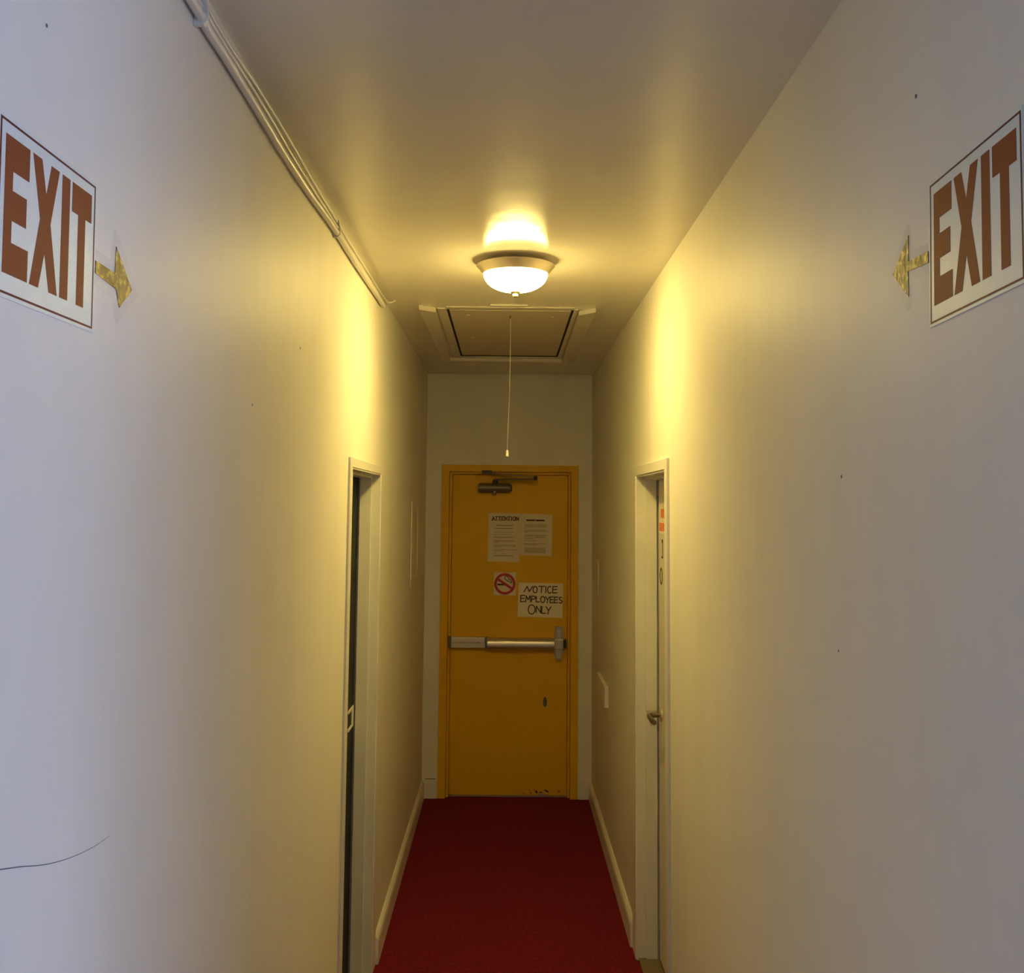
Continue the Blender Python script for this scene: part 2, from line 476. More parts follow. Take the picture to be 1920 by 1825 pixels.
pd.build('push_pad', 'steel', pb, smooth=True)
hd = MB()
hd.prism([(0.306, 0.930), (0.309, 0.965), (0.316, 1.028), (0.322, 1.034), (0.352, 1.034), (0.358, 1.028), (0.364, 0.965), (0.364, 0.898), (0.358, 0.842), (0.350, 0.836), (0.320, 0.836), (0.313, 0.842), (0.308, 0.898)],
         lambda u, v, t: (u, LY - 0.048 * t, v))
bmesh.ops.bevel(hd.bm, geom=[e for e in hd.bm.edges if all(v.co.y < LY - 0.04 for v in e.verts) and len(e.link_faces) == 2 and e.calc_face_angle(0) > 0.5], offset=0.009, segments=3, affect='EDGES')
hd.build('head_case', 'steel_dull', pb)
MB().box(0.308, 0.364, LY - 0.062, LY - 0.046, 0.901, 0.962, 0.006).build('head_collar', 'steel_dull', pb)
MB().box(0.3645, 0.384, LY - 0.030, LY, 0.905, 0.956, 0.004).build('latch_bolt', 'dark', pb)

# door closer
cl = MB()
cprof = [(0.0, 1.862)] + [(-0.030 - 0.030 * math.cos(math.radians(a)), 1.886 - 0.030 * math.sin(math.radians(a))) for a in range(90, -91, -15)] + [(0.0, 1.912)]
cl.prism(cprof, lambda u, v, t: (-0.166 + 0.194 * t, LY + u, v))
cl.box(-0.172, -0.160, LY - 0.050, LY, 1.862, 1.910, 0.006)
clo = cl.build('door_closer', 'bronze', d1, smooth=True)
clo['label'] = 'bronze door closer'
MB().box(0.0285, 0.040, LY - 0.044, LY - 0.006, 1.866, 1.908, 0.004).build('end_cap', 'dark', clo)
MB().lathe([(0.013, 0), (0.013, -0.012), (0.010, -0.016)], (-0.072, LY - 0.030, 1.857), 'z', 24).build('pivot_cap', 'bronze', clo)
MB().lathe([(0.006, 0), (0.006, -0.004)], (-0.068, LY - 0.0555, 1.862), 'y', 16).build('screw', 'screw', clo)
MB().lathe([(0.016, -0.002), (0.016, 0.016), (0.012, 0.020)], (-0.066, LY - 0.030, 1.916), 'z', 24).build('spindle', 'dark', clo)
def bar(p, q, wz, wy, name, mat, par, z0=0):
    p, q = Vector(p), Vector(q)
    t = (q - p).normalized()
    n = Vector((0, 0, 1)); s = t.cross(n).normalized(); n = s.cross(t)
    f = MB()
    vs = []
    for e in (p, q):
        for a, b in ((-1, -1), (1, -1), (1, 1), (-1, 1)):
            vs.append(f.bm.verts.new(e + s * (a * wy / 2) + n * (b * wz / 2)))
    for q4 in ((0, 1, 2, 3), (7, 6, 5, 4), (0, 4, 5, 1), (1, 5, 6, 2), (2, 6, 7, 3), (3, 7, 4, 0)):
        f.bm.faces.new([vs[k] for k in q4])
    bmesh.ops.bevel(f.bm, geom=list(f.bm.edges), offset=0.0015, segments=2, affect='EDGES')
    return f.build(name, mat, par)
bar((-0.070, LY - 0.034, 1.939), (0.182, LY - 0.115, 1.941), 0.013, 0.022, 'closer_arm', 'arm', clo)
MB().lathe([(0.012, 0.0), (0.012, 0.026)], (0.182, LY - 0.115, 1.934), 'z', 20).build('elbow_joint', 'dark', clo)
bar((0.182, LY - 0.115, 1.953), (-0.110, LY - 0.052, 1.979), 0.011, 0.018, 'closer_arm', 'arm', clo)
MB().box(-0.150, -0.085, FY - 0.026, FY - 0.0005, 1.976, 1.994, 0.003).build('arm_bracket', 'dark', clo)

# ------------------------------------------------------------------ lettering helpers
def strokes(lines, wd, y, depth=0.0003):
    """pen strokes as flat ribbons in the plane y = const; lines: lists of (x, z)"""
    f = MB()
    for k, ln in enumerate(lines):
        yy = y - 0.00004 * k
        for (a, b) in zip(ln, ln[1:]):
            p, q = Vector((a[0], 0, a[1])), Vector((b[0], 0, b[1]))
            t = (q - p)
            if t.length < 1e-6:
                continue
            t.normalize()
            s = Vector((-t.z, 0, t.x)) * wd / 2
            p2, q2 = p - t * wd * 0.35, q + t * wd * 0.35
            c = [p2 + s, p2 - s, q2 - s, q2 + s]
            f.prism([(v.x, v.z) for v in c], lambda u, v, tt, yy=yy: (u, yy - depth * tt, v))
    return f

def arc(cx, cz, rx, rz, a0, a1, n=16):
    return [(cx + rx * math.cos(math.radians(a0 + (a1 - a0) * k / n)), cz + rz * math.sin(math.radians(a0 + (a1 - a0) * k / n))) for k in range(n + 1)]

def glyph(ch):
    """unit-box (0..1 x 0..1) pen strokes of handwritten capitals"""
    G = {
        'N': [[(0.0, 0.0), (0.38, 0.98)], [(0.38, 0.98), (0.62, 0.05)], [(0.62, 0.05), (1.05, 1.0)]],
        'n': [[(0.0, 0.0), (0.05, 1.0)], [(0.05, 1.0), (0.95, 0.02)], [(0.95, 0.02), (0.98, 1.0)]],
        'O': [arc(0.5, 0.5, 0.5, 0.52, 100, 460, 22)],
        'T': [[(0.0, 0.98), (1.0, 1.0)], [(0.5, 0.98), (0.42, 0.0)]],
        'I': [[(0.55, 1.0), (0.45, 0.0)]],
        'C': [arc(0.58, 0.5, 0.55, 0.52, 55, 315, 18)],
        'E': [[(0.05, 1.0), (0.0, 0.0)], [(0.05, 1.0), (1.0, 1.0)], [(0.02, 0.52), (0.85, 0.55)], [(0.0, 0.0), (1.0, 0.03)]],
        'M': [[(0.0, 0.0), (0.10, 1.0)], [(0.10, 1.0), (0.5, 0.35)], [(0.5, 0.35), (0.9, 1.0)], [(0.9, 1.0), (1.0, 0.0)]],
        'P': [[(0.1, 0.0), (0.1, 1.0)], [(0.1, 1.0)] + arc(0.55, 0.74, 0.42, 0.26, 90, -90, 10) + [(0.1, 0.46)]],
        'L': [[(0.1, 1.0), (0.0, 0.0)], [(0.0, 0.0), (1.0, 0.02)]],
        'Y': [[(0.0, 1.0), (0.5, 0.45)], [(1.0, 1.0), (0.5, 0.45), (0.4, -0.05)]],
        'S': [arc(0.5, 0.74, 0.42, 0.26, 40, 200, 8) + [(0.3, 0.55), (0.7, 0.42)] + arc(0.5, 0.24, 0.45, 0.26, 30, -150, 8)],
        'A': [[(0.0, 0.0), (0.5, 1.0)], [(0.5, 1.0), (1.0, 0.0)], [(0.2, 0.36), (0.8, 0.36)]],
        'F': [[(0.0, 0.0), (0.0, 1.0)], [(0.0, 1.0), (1.0, 1.0)], [(0.0, 0.5), (0.8, 0.5)]],
    }
    return G[ch]

def place(ch, x, z, w, h):
    return [[(x + u * w, z + v * h) for u, v in ln] for ln in glyph(ch)]

# ------------------------------------------------------------------ papers on the yellow door
def sheet(name, poly, y, mat, label, cat, group=None, th=0.0006):
    f = MB()
    f.prism(poly, lambda u, v, t: (u, y - th * t, v))
    cx = sum(p[0] for p in poly) / len(poly); cz = min(p[1] for p in poly)
    return tag(f.build(name, mat, origin=(cx, y, cz)), label, cat, group)

YP = LY - 0.0004
p1 = sheet('paper_notice', [(-0.106, 1.728), (0.090, 1.729), (0.089, 1.425), (-0.108, 1.429)], YP, 'paper',
           'longer left-hand paper notice headed ATTENTION taped to the yellow door', 'paper notice', 'printed notices on the door')
p2 = sheet('paper_notice', [(0.086, 1.728), (0.294, 1.724), (0.292, 1.465), (0.087, 1.470)], YP - 0.0010, 'paper',
           'shorter right-hand paper notice in small print, overlapping the ATTENTION notice', 'paper notice', 'printed notices on the door')
def hand(text, x, z, w, h, gap):
    out = []
    for c in text:
        if c == ' ':
            x += w * 0.7; continue
        cw = w * (0.35 if c == 'I' else 1.0)
        out += place(c, x, z, cw, h)
        x += cw + gap
    return out
def serif(text, x, z, w, h, gap):
    """bold capitals with little feet"""
    out = []
    for c in text:
        cw = w * (0.4 if c == 'I' else 1.0)
        cc = {'N': 'n'}.get(c, c)
        out += place(cc, x, z, cw, h)
        for u in {'A': (0, 1), 'T': (0.42,), 'E': (0.0,), 'N': (0.0,), 'I': (0.45,), 'O': ()}[c]:
            out.append([(x + u * cw - 0.003, z), (x + u * cw + 0.003, z)])
        x += cw + gap
    return out
strokes(serif('ATTENTION', -0.082, 1.686, 0.0145, 0.021, 0.0052) + [[(0.083 + 0.001, 1.687), (0.0845, 1.687)]], 0.0052, YP - 0.0007).build('heading', 'ink', p1)
def text_lines(rows, y, name, par, mat, wd):
    """rows: (x0, x1, z) lines of print too small to read, split in words"""
    L = []
    for x0, x1, z in rows:
        x = x0
        while x < x1:
            n = min(random.uniform(0.008, 0.022), x1 - x)
            L.append([(x, z), (x + n, z)])
            x += n + 0.0032
    strokes(L, wd, y).build(name, mat, par)
text_lines([(-0.058, 0.048, 1.653), (-0.060, 0.048, 1.634)], YP - 0.0007, 'small_print', p1, 'ink', 0.0030)
rows1 = [(-0.070, 0.050, 1.611), (-0.075, 0.040, 1.597), (-0.072, 0.055, 1.582), (-0.072, 0.040, 1.577), (-0.072, 0.052, 1.559), (-0.072, 0.058, 1.553), (-0.072, -0.045, 1.546),
         (-0.070, 0.066, 1.531), (-0.070, 0.066, 1.525), (-0.070, -0.025, 1.517), (-0.070, 0.068, 1.503), (-0.070, -0.015, 1.496), (-0.070, -0.055, 1.483), (-0.020, 0.0, 1.478)]
text_lines(rows1, YP - 0.0007, 'small_print', p1, 'faint_ink', 0.0028)
text_lines([(-0.072, 0.048, 1.465)], YP - 0.0007, 'small_print', p1, 'ink', 0.0032)
text_lines([(0.134, 0.182, 1.687), (0.192, 0.242, 1.686)], YP - 0.0017, 'heading', p2, 'ink', 0.0095)
rows2 = [(0.122, 0.258, 1.660), (0.122, 0.258, 1.653), (0.122, 0.258, 1.646), (0.122, 0.136, 1.639), (0.122, 0.260, 1.626), (0.122, 0.258, 1.619), (0.122, 0.145, 1.612), (0.120, 0.264, 1.594), (0.120, 0.250, 1.587),
         (0.185, 0.250, 1.580), (0.120, 0.180, 1.574), (0.120, 0.195, 1.560), (0.122, 0.260, 1.541), (0.122, 0.198, 1.535), (0.122, 0.256, 1.514), (0.122, 0.252, 1.507), (0.122, 0.252, 1.500), (0.122, 0.252, 1.493), (0.122, 0.252, 1.486)]
text_lines(rows2, YP - 0.0017, 'small_print', p2, 'faint_ink', 0.0030)

ns = sheet('no_smoking_sign', [(-0.067, 1.3615), (0.071, 1.362), (0.069, 1.221), (-0.070, 1.222)], YP, 'paper',
           'square white no smoking sticker with red ring on the yellow door', 'sign')
cx, cz = 0.0005, 1.291
def ring(f, cx, cz, ro, ri, y, th, seg=56):
    vs = []
    for r in (ro, ri):
        for yy in (y, y - th):
            vs.append([f.bm.verts.new((cx + r * math.cos(2 * math.pi * k / seg), yy, cz + r * math.sin(2 * math.pi * k / seg))) for k in range(seg)])
    ob, of, ib, inf = vs
    for k in range(seg):
        j = (k + 1) % seg
        f.bm.faces.new((of[k], of[j], inf[j], inf[k])); f.bm.faces.new((ob[k], ob[j], of[j], of[k])); f.bm.faces.new((ib[k], ib[j], inf[j], inf[k]))
        f.bm.faces.new((ob[k], ob[j], ib[j], ib[k]))
f = MB()
f.prism([(cx - 0.046, cz + 0.0018), (cx - 0.046, cz - 0.0095), (cx + 0.000, cz - 0.010), (cx + 0.000, cz + 0.0005)], lambda u, v, t: (u, YP - 0.0006 - 0.0003 * t, v))
f.build('cigarette', 'marker', ns)
smoke = [(cx + 0.000, cz + 0.044), (cx - 0.001, cz + 0.033), (cx + 0.008, cz + 0.026), (cx + 0.016, cz + 0.018), (cx + 0.026, cz + 0.016), (cx + 0.034, cz + 0.011), (cx + 0.038, cz + 0.004)]
smoke2 = [(cx + 0.003, cz + 0.047), (cx + 0.012, cz + 0.047), (cx + 0.020, cz + 0.040), (cx + 0.024, cz + 0.031), (cx + 0.034, cz + 0.026), (cx + 0.041, cz + 0.018), (cx + 0.043, cz + 0.006)]
strokes([smoke, smoke2], 0.0048, YP - 0.0007).build('smoke', 'ink', ns)
f = MB()
ring(f, cx, cz, 0.0660, 0.0500, YP - 0.0009, 0.0003)
a = math.radians(-33)
c, s = math.cos(a), math.sin(a)
f.prism([(cx + u * c - v * s, cz + u * s + v * c) for u, v in ((-0.056, -0.0078), (0.056, -0.0078), (0.056, 0.0078), (-0.056, 0.0078))], lambda u, v, t: (u, YP - 0.00085 - 0.0003 * t, v))
f.build('prohibition_ring', 'red', ns)

nt_ = sheet('handwritten_notice', [(0.086, 1.300), (0.363, 1.2955), (0.361, 1.085), (0.081, 1.090)], YP, 'card',
            'handwritten card reading NOTICE EMPLOYEES ONLY on the yellow door', 'notice')
H = []
for ch, x0, x1, z0, z1 in (('N', 0.120, 0.172, 1.243, 1.278), ('O', 0.176, 0.202, 1.238, 1.276), ('T', 0.212, 0.248, 1.238, 1.278), ('I', 0.250, 0.262, 1.238, 1.278), ('C', 0.266, 0.289, 1.237, 1.277), ('E', 0.298, 0.327, 1.238, 1.277),
                           ('E', 0.099, 0.125, 1.182, 1.221), ('M', 0.131, 0.161, 1.182, 1.219), ('P', 0.165, 0.192, 1.182, 1.217), ('L', 0.195, 0.217, 1.182, 1.215), ('O', 0.224, 0.250, 1.179, 1.215), ('Y', 0.255, 0.279, 1.178, 1.214), ('E', 0.283, 0.305, 1.177, 1.213), ('E', 0.309, 0.332, 1.177, 1.212), ('S', 0.338, 0.359, 1.176, 1.212),
                           ('O', 0.147, 0.190, 1.108, 1.162), ('n', 0.196, 0.226, 1.115, 1.156), ('L', 0.230, 0.256, 1.112, 1.155), ('Y', 0.257, 0.289, 1.110, 1.153)):
    H += place(ch, x0, z0, x1 - x0, z1 - z0)
strokes(H, 0.0058, YP - 0.0007).build('lettering', 'marker', nt_)

# ------------------------------------------------------------------ side doors
def side_door(name, X, sx, Y0, Y1, Z, tc, label, leafmat, leaf_gap, near_w, far_w, head_h):
    """sx = +1: the corridor lies on the +x side of the wall face X"""
    root = tag(empty(name, (X, (Y0 + Y1) / 2, 0)), label, 'door', kind='structure')
    def bx(f, d0, d1, y0, y1, z0, z1, b=0.0):          # d: distance from the wall face, + into the corridor
        a, c = X + sx * d0, X + sx * d1
        f.box(min(a, c), max(a, c), y0, y1, z0, z1, b)
    f = MB()                                            # casing boards on the wall
    bx(f, 0.0, tc, Y0 - near_w, Y0, 0, Z + head_h, 0.0015)
    bx(f, 0.0, tc, Y1, Y1 + far_w, 0, Z + head_h, 0.0015)
    bx(f, 0.0, tc, Y0, Y1, Z, Z + head_h, 0.0015)
    f.build('casing', 'trim', root)
    f = MB()                                            # jamb lining and the stop
    jt = 0.006
    D = WT + 0.005
    bx(f, -D, tc * 0.6, Y0, Y0 + jt, 0, Z); bx(f, -D, tc * 0.6, Y1 - jt, Y1, 0, Z); bx(f, -D, tc * 0.6, Y0 + jt, Y1 - jt, Z - jt, Z)
    f.build('door_jamb', 'jamb', root)
    f = MB()
    st = 0.011
    bx(f, -0.076, -0.030, Y0 + jt, Y0 + jt + st, 0, Z - jt, 0.002); bx(f, -0.076, -0.030, Y1 - jt - st, Y1 - jt, 0, Z - jt, 0.002)
    bx(f, -0.076, -0.030, Y0 + jt + st, Y1 - jt - st, Z - jt - st, Z - jt, 0.002)
    f.build('door_stop', 'jamb', root)
    f = MB()
    bx(f, -0.125, -0.083, Y0 + jt + 0.002, Y1 - jt - leaf_gap, 0.012, Z - jt - 0.003, 0.002)
    leaf = f.build('door_leaf', leafmat, root)
    f = MB(); bx(f, -0.14, -0.127, Y0, Y1, 0, Z)
    f.build('room_darkness', 'black_void', root)
    f = MB(); bx(f, -0.082, -0.002, Y0 + jt, Y1 - jt, 0.0, 0.009, 0.003)
    f.build('threshold', 'threshold', root)
    return root, leaf, bx
d2, leaf2, bx2 = side_door('door_2', XL, 1, L0, L1, LZ, 0.007, 'dark green door set back in the left wall', 'dark_green', 0.003, 0.056, 0.10, 0.030)
d3, leaf3, bx3 = side_door('door_3', XR, -1, R0, R1, RZ, 0.0095, 'off-white door with lever handle in the right wall', 'white_leaf', 0.020, 0.055, 0.105, 0.036)
# latch fittings on the dark door
f = MB()
for (a0, a1, b0, b1) in ((3.945, 4.070, 1.000, 1.011), (4.035, 4.070, 0.945, 1.000), (3.945, 4.070, 0.934, 0.945)):
    bx2(f, -0.083, -0.079, a0, a1, b0, b1, 0.001)
lp = f.build('latch_plate', 'screw', leaf2)
# lever handle on the off-white door
hx = XR + 0.083
f = MB(); f.lathe([(0.026, 0.0), (0.026, -0.006), (0.022, -0.010)], (hx, 4.170, 0.962), 'x', 32)
hr = f.build('lever_rosette', 'steel', leaf3, smooth=True)
f = MB(); f.tube(spline([(hx - 0.008, 4.170, 0.962), (hx - 0.036, 4.170, 0.962), (hx - 0.050, 4.160, 0.962), (hx - 0.053, 4.130, 0.961), (hx - 0.050, 4.080, 0.958), (hx - 0.046, 4.055, 0.956)], 6), 0.0095, 12)
f.build('lever_handle', 'arm', leaf3, smooth=True)
# painted-over strike plate in the far jamb
f = MB()
yj = R1 - 0.006 - 0.011
sp = [(0.030, 0.966), (0.0725, 0.966), (0.0725, 0.952), (0.062, 0.952), (0.068, 0.906), (0.048, 0.906)]
f.prism([(XR + u, v) for u, v in sp], lambda u, v, t: (u, yj + 0.001 - 0.0035 * t, v))
f.build('strike_plate', 'strike', d3)
# warning sticker and painted digits on the off-white door
sx_ = XR + 0.083
f = MB(); f.box(sx_ - 0.0008, sx_ - 0.0001, 3.93, 4.225, 1.672, 1.792)
stk = tag(f.build('warning_sticker', 'card', origin=(sx_ - 0.0001, 4.08, 1.672)), 'white sticker with orange print on the off-white door in the right wall', 'sticker')
f = MB(); f.box(sx_ - 0.0012, sx_ - 0.0008, 3.95, 4.175, 1.735, 1.770)
f.box(sx_ - 0.0012, sx_ - 0.0008, 3.95, 4.215, 1.682, 1.715); f.build('orange_print', 'orange', stk)
f = MB()
f.prism([(4.155, 1.650), (4.125, 1.650), (4.125, 1.575), (4.162, 1.575), (4.162, 1.583), (4.139, 1.583), (4.139, 1.640), (4.155, 1.632)], lambda u, v, t: (sx_ + 0.0005 - 0.0012 * t, u, v))
f.build('painted_digit', 'ink', leaf3)
f = MB()
o_ = arc(4.175, 1.503, 0.036, 0.034, 0, 360, 28)[:-1]
i_ = arc(4.175, 1.503, 0.020, 0.026, 0, 360, 28)[:-1]
for yy in (0,):
    A = [f.bm.verts.new((sx_ - 0.0007, u, v)) for u, v in o_]; B = [f.bm.verts.new((sx_ - 0.0007, u, v)) for u, v in i_]
    A2 = [f.bm.verts.new((sx_ + 0.0005, u, v)) for u, v in o_]; B2 = [f.bm.verts.new((sx_ + 0.0005, u, v)) for u, v in i_]
    for k in range(28):
        j = (k + 1) % 28
        f.bm.faces.new((A[k], A[j], B[j], B[k])); f.bm.faces.new((A2[k], A2[j], A[j], A[k])); f.bm.faces.new((B2[k], B2[j], B[j], B[k])); f.bm.faces.new((A2[k], A2[j], B2[j], B2[k]))
f.build('painted_digit', 'ink', leaf3)

# ------------------------------------------------------------------ exit signs and arrows
def wall_prism(poly, X, sx, d0, d1):
    f = MB()
    f.prism(poly, lambda u, v, t: (X + sx * (d0 + (d1 - d0) * t), u, v))
    return f
def quad_map(corners):
    """unit square -> wall quad (y, z); corners: u0v0, u1v0, u1v1, u0v1"""
    def q(u, v):
        a, b, c, d = corners
        return tuple(a[i] * (1 - u) * (1 - v) + b[i] * u * (1 - v) + c[i] * u * v + d[i] * (1 - u) * v for i in (0, 1))
    return q
def exit_sign(X, sx, q, label):
    """q maps the sign's reading direction u (0..1), v (0..1) on to the wall"""
    W, Hh = 0.245, 0.180
    P = lambda pts: [q(u, v) for u, v in pts]
    o = wall_prism(P([(0, 0), (1, 0), (1, 1), (0, 1)]), X, sx, 0.0, 0.0016)
    y = q(0.5, 0.0)
    root = tag(o.build('exit_sign', 'sign', origin=(X, y[0], y[1])), label, 'exit sign', 'exit signs')
    f = MB()
    def fill(pts):
        f.prism(P(pts), lambda u, v, t: (X + sx * (0.0015 + 0.0004 * t), u, v))
    m0, w_ = 0.012, 0.012
    mv, wv = 0.022, 0.013
    for pts in ([(m0, mv), (1 - m0, mv), (1 - m0, mv + wv), (m0, mv + wv)], [(m0, 1 - mv - wv), (1 - m0, 1 - mv - wv), (1 - m0, 1 - mv), (m0, 1 - mv)],
                [(m0, mv + wv), (m0 + w_, mv + wv), (m0 + w_, 1 - mv - wv), (m0, 1 - mv - wv)], [(1 - m0 - w_, mv + wv), (1 - m0, mv + wv), (1 - m0, 1 - mv - wv), (1 - m0 - w_, 1 - mv - wv)]):
        fill(pts)
    f.build('border', 'border', root)
    f = MB()
    z = lambda t: 0.135 + 0.765 * t                   # letter height
    E = [(0.060, 0), (0.282, 0), (0.282, 0.235), (0.130, 0.235), (0.130, 0.395), (0.258, 0.395), (0.258, 0.615), (0.130, 0.615), (0.130, 0.755), (0.276, 0.755), (0.276, 1), (0.060, 1)]
    Xl = [(0.302, 0), (0.388, 0), (0.440, 0.285), (0.492, 0), (0.578, 0), (0.492, 0.535), (0.572, 1), (0.488, 1), (0.442, 0.745), (0.392, 1), (0.304, 1), (0.388, 0.535)]
    I = [(0.604, 0), (0.690, 0), (0.690, 1), (0.604, 1)]
    T = [(0.788, 0), (0.872, 0), (0.872, 0.755), (0.944, 0.755), (0.944, 1), (0.716, 1), (0.716, 0.755), (0.788, 0.755)]
    for g in (E, Xl, I, T):
        fill([(u, z(v)) for u, v in g])
    f.build('lettering', 'exit_red', root)
    return root
# left sign reads with growing y; right sign reads towards the camera
qL = quad_map([(0.988, 1.978), (1.229, 1.980), (1.222, 2.1585), (0.982, 2.158)])
exit_sign(XL, 1, qL, 'EXIT sign on the left wall with a gold arrow at its right edge')
qR = quad_map([(1.306, 2.009), (1.060, 2.0155), (1.056, 2.203), (1.297, 2.194)])
exit_sign(XR, -1, qR, 'EXIT sign on the right wall with a gold arrow at its left edge')
def arrow(X, sx, poly, film, label):
    o = wall_prism(film, X, sx, 0.0, 0.0004)
    root = tag(o.build('arrow_sticker', 'film', origin=(X, film[0][0], film[0][1])), label, 'arrow sticker', 'exit arrow stickers')
    wall_prism(poly, X, sx, 0.0003, 0.0009).build('gold_arrow', 'gold', root)
aL = [(1.231, 2.068), (1.293, 2.0665), (1.294, 2.101), (1.354, 2.057), (1.312, 2.026), (1.299, 2.047), (1.231, 2.053)]
fL = [(1.230, 2.082), (1.278, 2.080), (1.286, 2.121), (1.302, 2.116), (1.378, 2.055), (1.306, 2.003), (1.296, 2.012), (1.290, 2.034), (1.230, 2.037)]
arrow(XL, 1, aL, fL, 'gold arrow sticker beside the left EXIT sign, pointing to the yellow door')
aR = [(1.308, 2.109), (1.373, 2.111), (1.371, 2.147), (1.429, 2.105), (1.375, 2.063), (1.375, 2.098), (1.308, 2.094)]
fR = [(1.307, 2.120), (1.362, 2.124), (1.366, 2.163), (1.377, 2.160), (1.445, 2.104), (1.382, 2.044), (1.368, 2.046), (1.362, 2.084), (1.307, 2.080)]
arrow(XR, -1, aR, fR, 'gold arrow sticker beside the right EXIT sign, pointing to the yellow door')

# ------------------------------------------------------------------ cable bundle along the top of the left wall
cb = tag(empty('cable_bundle', (XL, 1.6, 2.54)), 'white cable bundle running along the top of the left wall', 'cable bundle')
cC = [(0.90, 2.545), (1.20, 2.542), (1.523, 2.539), (1.612, 2.534), (1.741, 2.535), (1.979, 2.531), (2.17, 2.527), (2.453, 2.529), (2.625, 2.535), (2.815, 2.541), (3.015, 2.542), (3.233, 2.541), (3.524, 2.545), (3.774, 2.548), (4.009, 2.550)]
cB = [(0.90, 2.559), (1.20, 2.556), (1.55, 2.553), (1.714, 2.551), (1.836, 2.554), (2.047, 2.555), (2.242, 2.551), (2.524, 2.551), (2.855, 2.557), (3.051, 2.554), (3.287, 2.554), (3.574, 2.558), (3.8, 2.561), (3.95, 2.564)]
cA = [(0.90, 2.572), (1.20, 2.570), (1.58, 2.567), (1.745, 2.566), (1.88, 2.573), (2.105, 2.578), (2.327, 2.577), (2.594, 2.573), (2.914, 2.575), (3.129, 2.573), (3.375, 2.577), (3.678, 2.580), (3.985, 2.586), (4.10, 2.590)]
def run(pts, off, r, extra=()):
    P = spline([(XL + off, y, z) for y, z in pts] + list(extra), 5)
    MB().tube(P, r, 12).build('cable', 'cable', cb, smooth=True)
run(cC, 0.0120, 0.0080)
run(cB, 0.0125, 0.0040)
run(cA, 0.0105, 0.0043, [(XL + 0.013, 4.150, 2.592), (XL + 0.024, 4.166, 2.595), (XL + 0.040, 4.160, ZC + 0.001)])
def tie(y, zs):
    """strap hugging the three cables"""
    f = MB()
    zc, zl = zs
    prof = [(0.0006, zc - 0.0125), (0.016, zc - 0.0115), (0.0220, zc - 0.004), (0.0222, zc + 0.008), (0.018, zl + 0.003), (0.010, zl + 0.0065), (0.0006, zl + 0.007)]
    f.prism([(XL + u, v) for u, v in prof], lambda u, v, t: (u, y - 0.0045 + 0.009 * t, v))
    f.build('cable_tie', 'cable', cb)
tie(1.575, (2.536, 2.567))
tie(2.890, (2.5415, 2.575))

# ------------------------------------------------------------------ ceiling light
LX, LYY = 0.0265, 3.45
light = tag(empty('ceiling_light', (LX, LYY, ZC)), 'lit flush ceiling light with white glass bowl', 'ceiling light')
MB().lathe([(0.064, 0.0), (0.064, -0.022)], (LX, LYY, ZC), 'z', 48).build('canopy', 'pan', light, smooth=True)
MB().lathe([(0.060, -0.016), (0.120, -0.0165), (0.131, -0.0172), (0.1325, -0.0195), (0.129, -0.0225), (0.127, -0.026), (0.122, -0.029), (0.119, -0.036), (0.1135, -0.040), (0.1115, -0.045), (0.109, -0.047), (0.090, -0.045)], (LX, LYY, ZC), 'z', 72).build('metal_pan', 'pan', light, smooth=True)
bw = []
for k in range(15):
    a = math.radians(90 * k / 14)
    bw.append((max(0.0035, 0.1085 * math.cos(a) ** 0.85), -0.0445 - 0.062 * math.sin(a)))
MB().lathe(bw, (LX, LYY, ZC), 'z', 72).build('glass_bowl', 'bowl', light, smooth=True)
MB().lathe([(0.003, -0.104), (0.018, -0.1062), (0.019, -0.1085), (0.013, -0.112), (0.008, -0.1135), (0.0095, -0.118), (0.0085, -0.123), (0.003, -0.126)], (LX, LYY, ZC), 'z', 24).build('finial', 'finial', light, smooth=True)

# ------------------------------------------------------------------ attic hatch
ah = tag(empty('attic_hatch', (0.0, 5.05, ZC)), 'painted attic hatch with frame boards in the ceiling beyond the light', 'attic hatch')
def hbox(name, mat, x0, x1, y0, y1, th, b=0.0015, x0b=None, x1b=None, up=0.0, y0r=None):
    f = MB()
    xa, xb = (x0 if x0b is None else x0b), (x1 if x1b is None else x1b)
    yr = y0 if y0r is None else y0r
    v = [f.bm.verts.new(p) for p in ((x0, y0, ZC - th), (x1, yr, ZC - th), (xb, y1, ZC - th), (xa, y1, ZC - th), (x0, y0, ZC - up), (x1, yr, ZC - up), (xb, y1, ZC - up), (xa, y1, ZC - up))]
    for q in ((0, 1, 2, 3), (7, 6, 5, 4), (0, 4, 5, 1), (1, 5, 6, 2), (2, 6, 7, 3), (3, 7, 4, 0)):
        f.bm.faces.new([v[k] for k in q])
    bmesh.ops.bevel(f.bm, geom=list(f.bm.edges), offset=b, segments=2, affect='EDGES')
    return f.build(name, mat, ah)
hbox('frame_board', 'hatch', -0.366, -0.299, 4.245, 5.82, 0.020, x0b=-0.358, x1b=-0.317, y0r=4.305)
hbox('frame_board', 'hatch', 0.303, 0.369, 4.345, 5.80, 0.020, x0b=0.312, x1b=0.376, y0r=4.265)
hbox('frame_board', 'hatch', -0.317, 0.310, 5.76, 5.80, 0.022)
hbox('hatch_rim', 'hatch', -0.294, -0.256, 4.30, 5.755, 0.006)
hbox('hatch_rim', 'hatch', 0.281, 0.2985, 4.30, 5.755, 0.006)
hbox('hatch_rim', 'hatch', -0.256, 0.281, 5.712, 5.755, 0.006)
hbox('hatch_rim', 'hatch', -0.256, 0.281, 4.270, 4.315, 0.004)
hbox('dark_gap_plate', 'black_void', -0.257, 0.282, 4.322, 5.714, 0.0012, b=0.0002)  # black plate standing in for the darkness seen in the gap round the panel
pn = hbox('hatch_panel', 'hatch_panel', -0.245, 0.270, 4.332, 5.655, 0.0045)
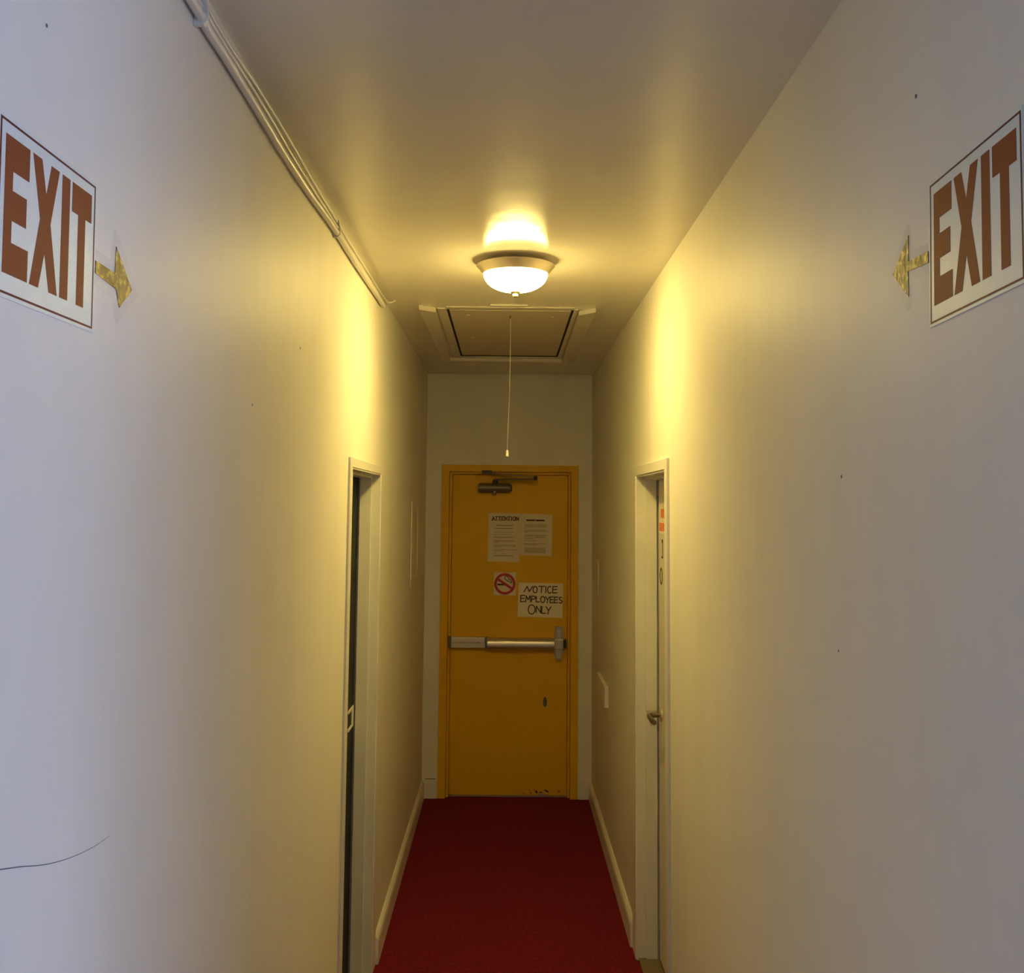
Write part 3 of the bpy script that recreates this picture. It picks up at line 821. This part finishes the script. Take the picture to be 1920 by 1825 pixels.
MB().box(-0.07, 0.085, 4.225, 4.232, ZC - 0.005, ZC).build('trim_strip', 'hatch', ah)
for x, y in ((-0.17, 4.44), (0.195, 4.47), (-0.17, 5.05), (0.2, 5.08), (-0.19, 5.42), (0.21, 5.45)):
    MB().lathe([(0.008, 0.0), (0.008, -0.0012), (0.005, -0.002)], (x, y, ZC - 0.0044), 'z', 14).build('screw', 'screw', pn)
MB().lathe([(0.004, 0.0), (0.004, -0.010), (0.0015, -0.014)], (0.0135, 4.45, ZC - 0.0044), 'z', 12).build('eye_hook', 'arm', pn)

pc = tag(empty('pull_cord', (0.0145, 4.45, ZC - 0.02)), 'thin hanging pull cord with small white knob below the attic hatch', 'pull cord')
cpts = spline([(0.0140, 4.45, ZC - 0.022), (0.0148, 4.45, 2.486), (0.0138, 4.45, 2.346), (0.0125, 4.45, 2.25), (0.0086, 4.45, 2.139), (0.0060, 4.45, 2.06), (0.0052, 4.45, 2.0155)], 6)
MB().tube(cpts, 0.0011, 8).build('cord', 'cord', pc, smooth=True)
MB().lathe([(0.0028, 0.0), (0.0058, -0.004), (0.0068, -0.020), (0.0060, -0.027), (0.003, -0.029)], (0.0052, 4.45, 2.0155), 'z', 20).build('cord_knob', 'knob', pc, smooth=True)

# ------------------------------------------------------------------ plates on the far walls
ap = MB()
X = XL
ap.box(X, X + 0.0045, 5.50, 5.535, 1.345, 1.795, 0.0015); ap.box(X, X + 0.0045, 5.88, 5.93, 1.345, 1.795, 0.0015)
ap.box(X, X + 0.0045, 5.535, 5.88, 1.765, 1.795, 0.0015); ap.box(X, X + 0.0045, 5.535, 5.88, 1.345, 1.375, 0.0015)
apo = tag(ap.build('access_panel', 'wall', origin=(X, 5.7, 1.345)), 'painted-over metal access panel high on the left wall near the end wall', 'access panel')
MB().box(X, X + 0.0020, 5.545, 5.874, 1.381, 1.759, 0.001).build('panel_door', 'wall', apo)
MB().box(X + 0.0020, X + 0.0045, 5.565, 5.60, 1.545, 1.575, 0.001).build('panel_latch', 'trim', apo)
f = MB(); f.box(XR - 0.020, XR, 5.46, 5.93, 0.742, 0.850, 0.003)
tag(f.build('wall_box', 'trim', origin=(XR, 5.7, 0.742)), 'flat cream surface box low on the right wall beyond the off-white door', 'wall box')
f = MB(); f.box(XR - 0.005, XR, 6.02, 6.19, 1.265, 1.462, 0.0015)
tag(f.build('cover_plate', 'wall', origin=(XR, 6.1, 1.265)), 'painted-over thin cover plate on the right wall near the yellow door', 'cover plate')
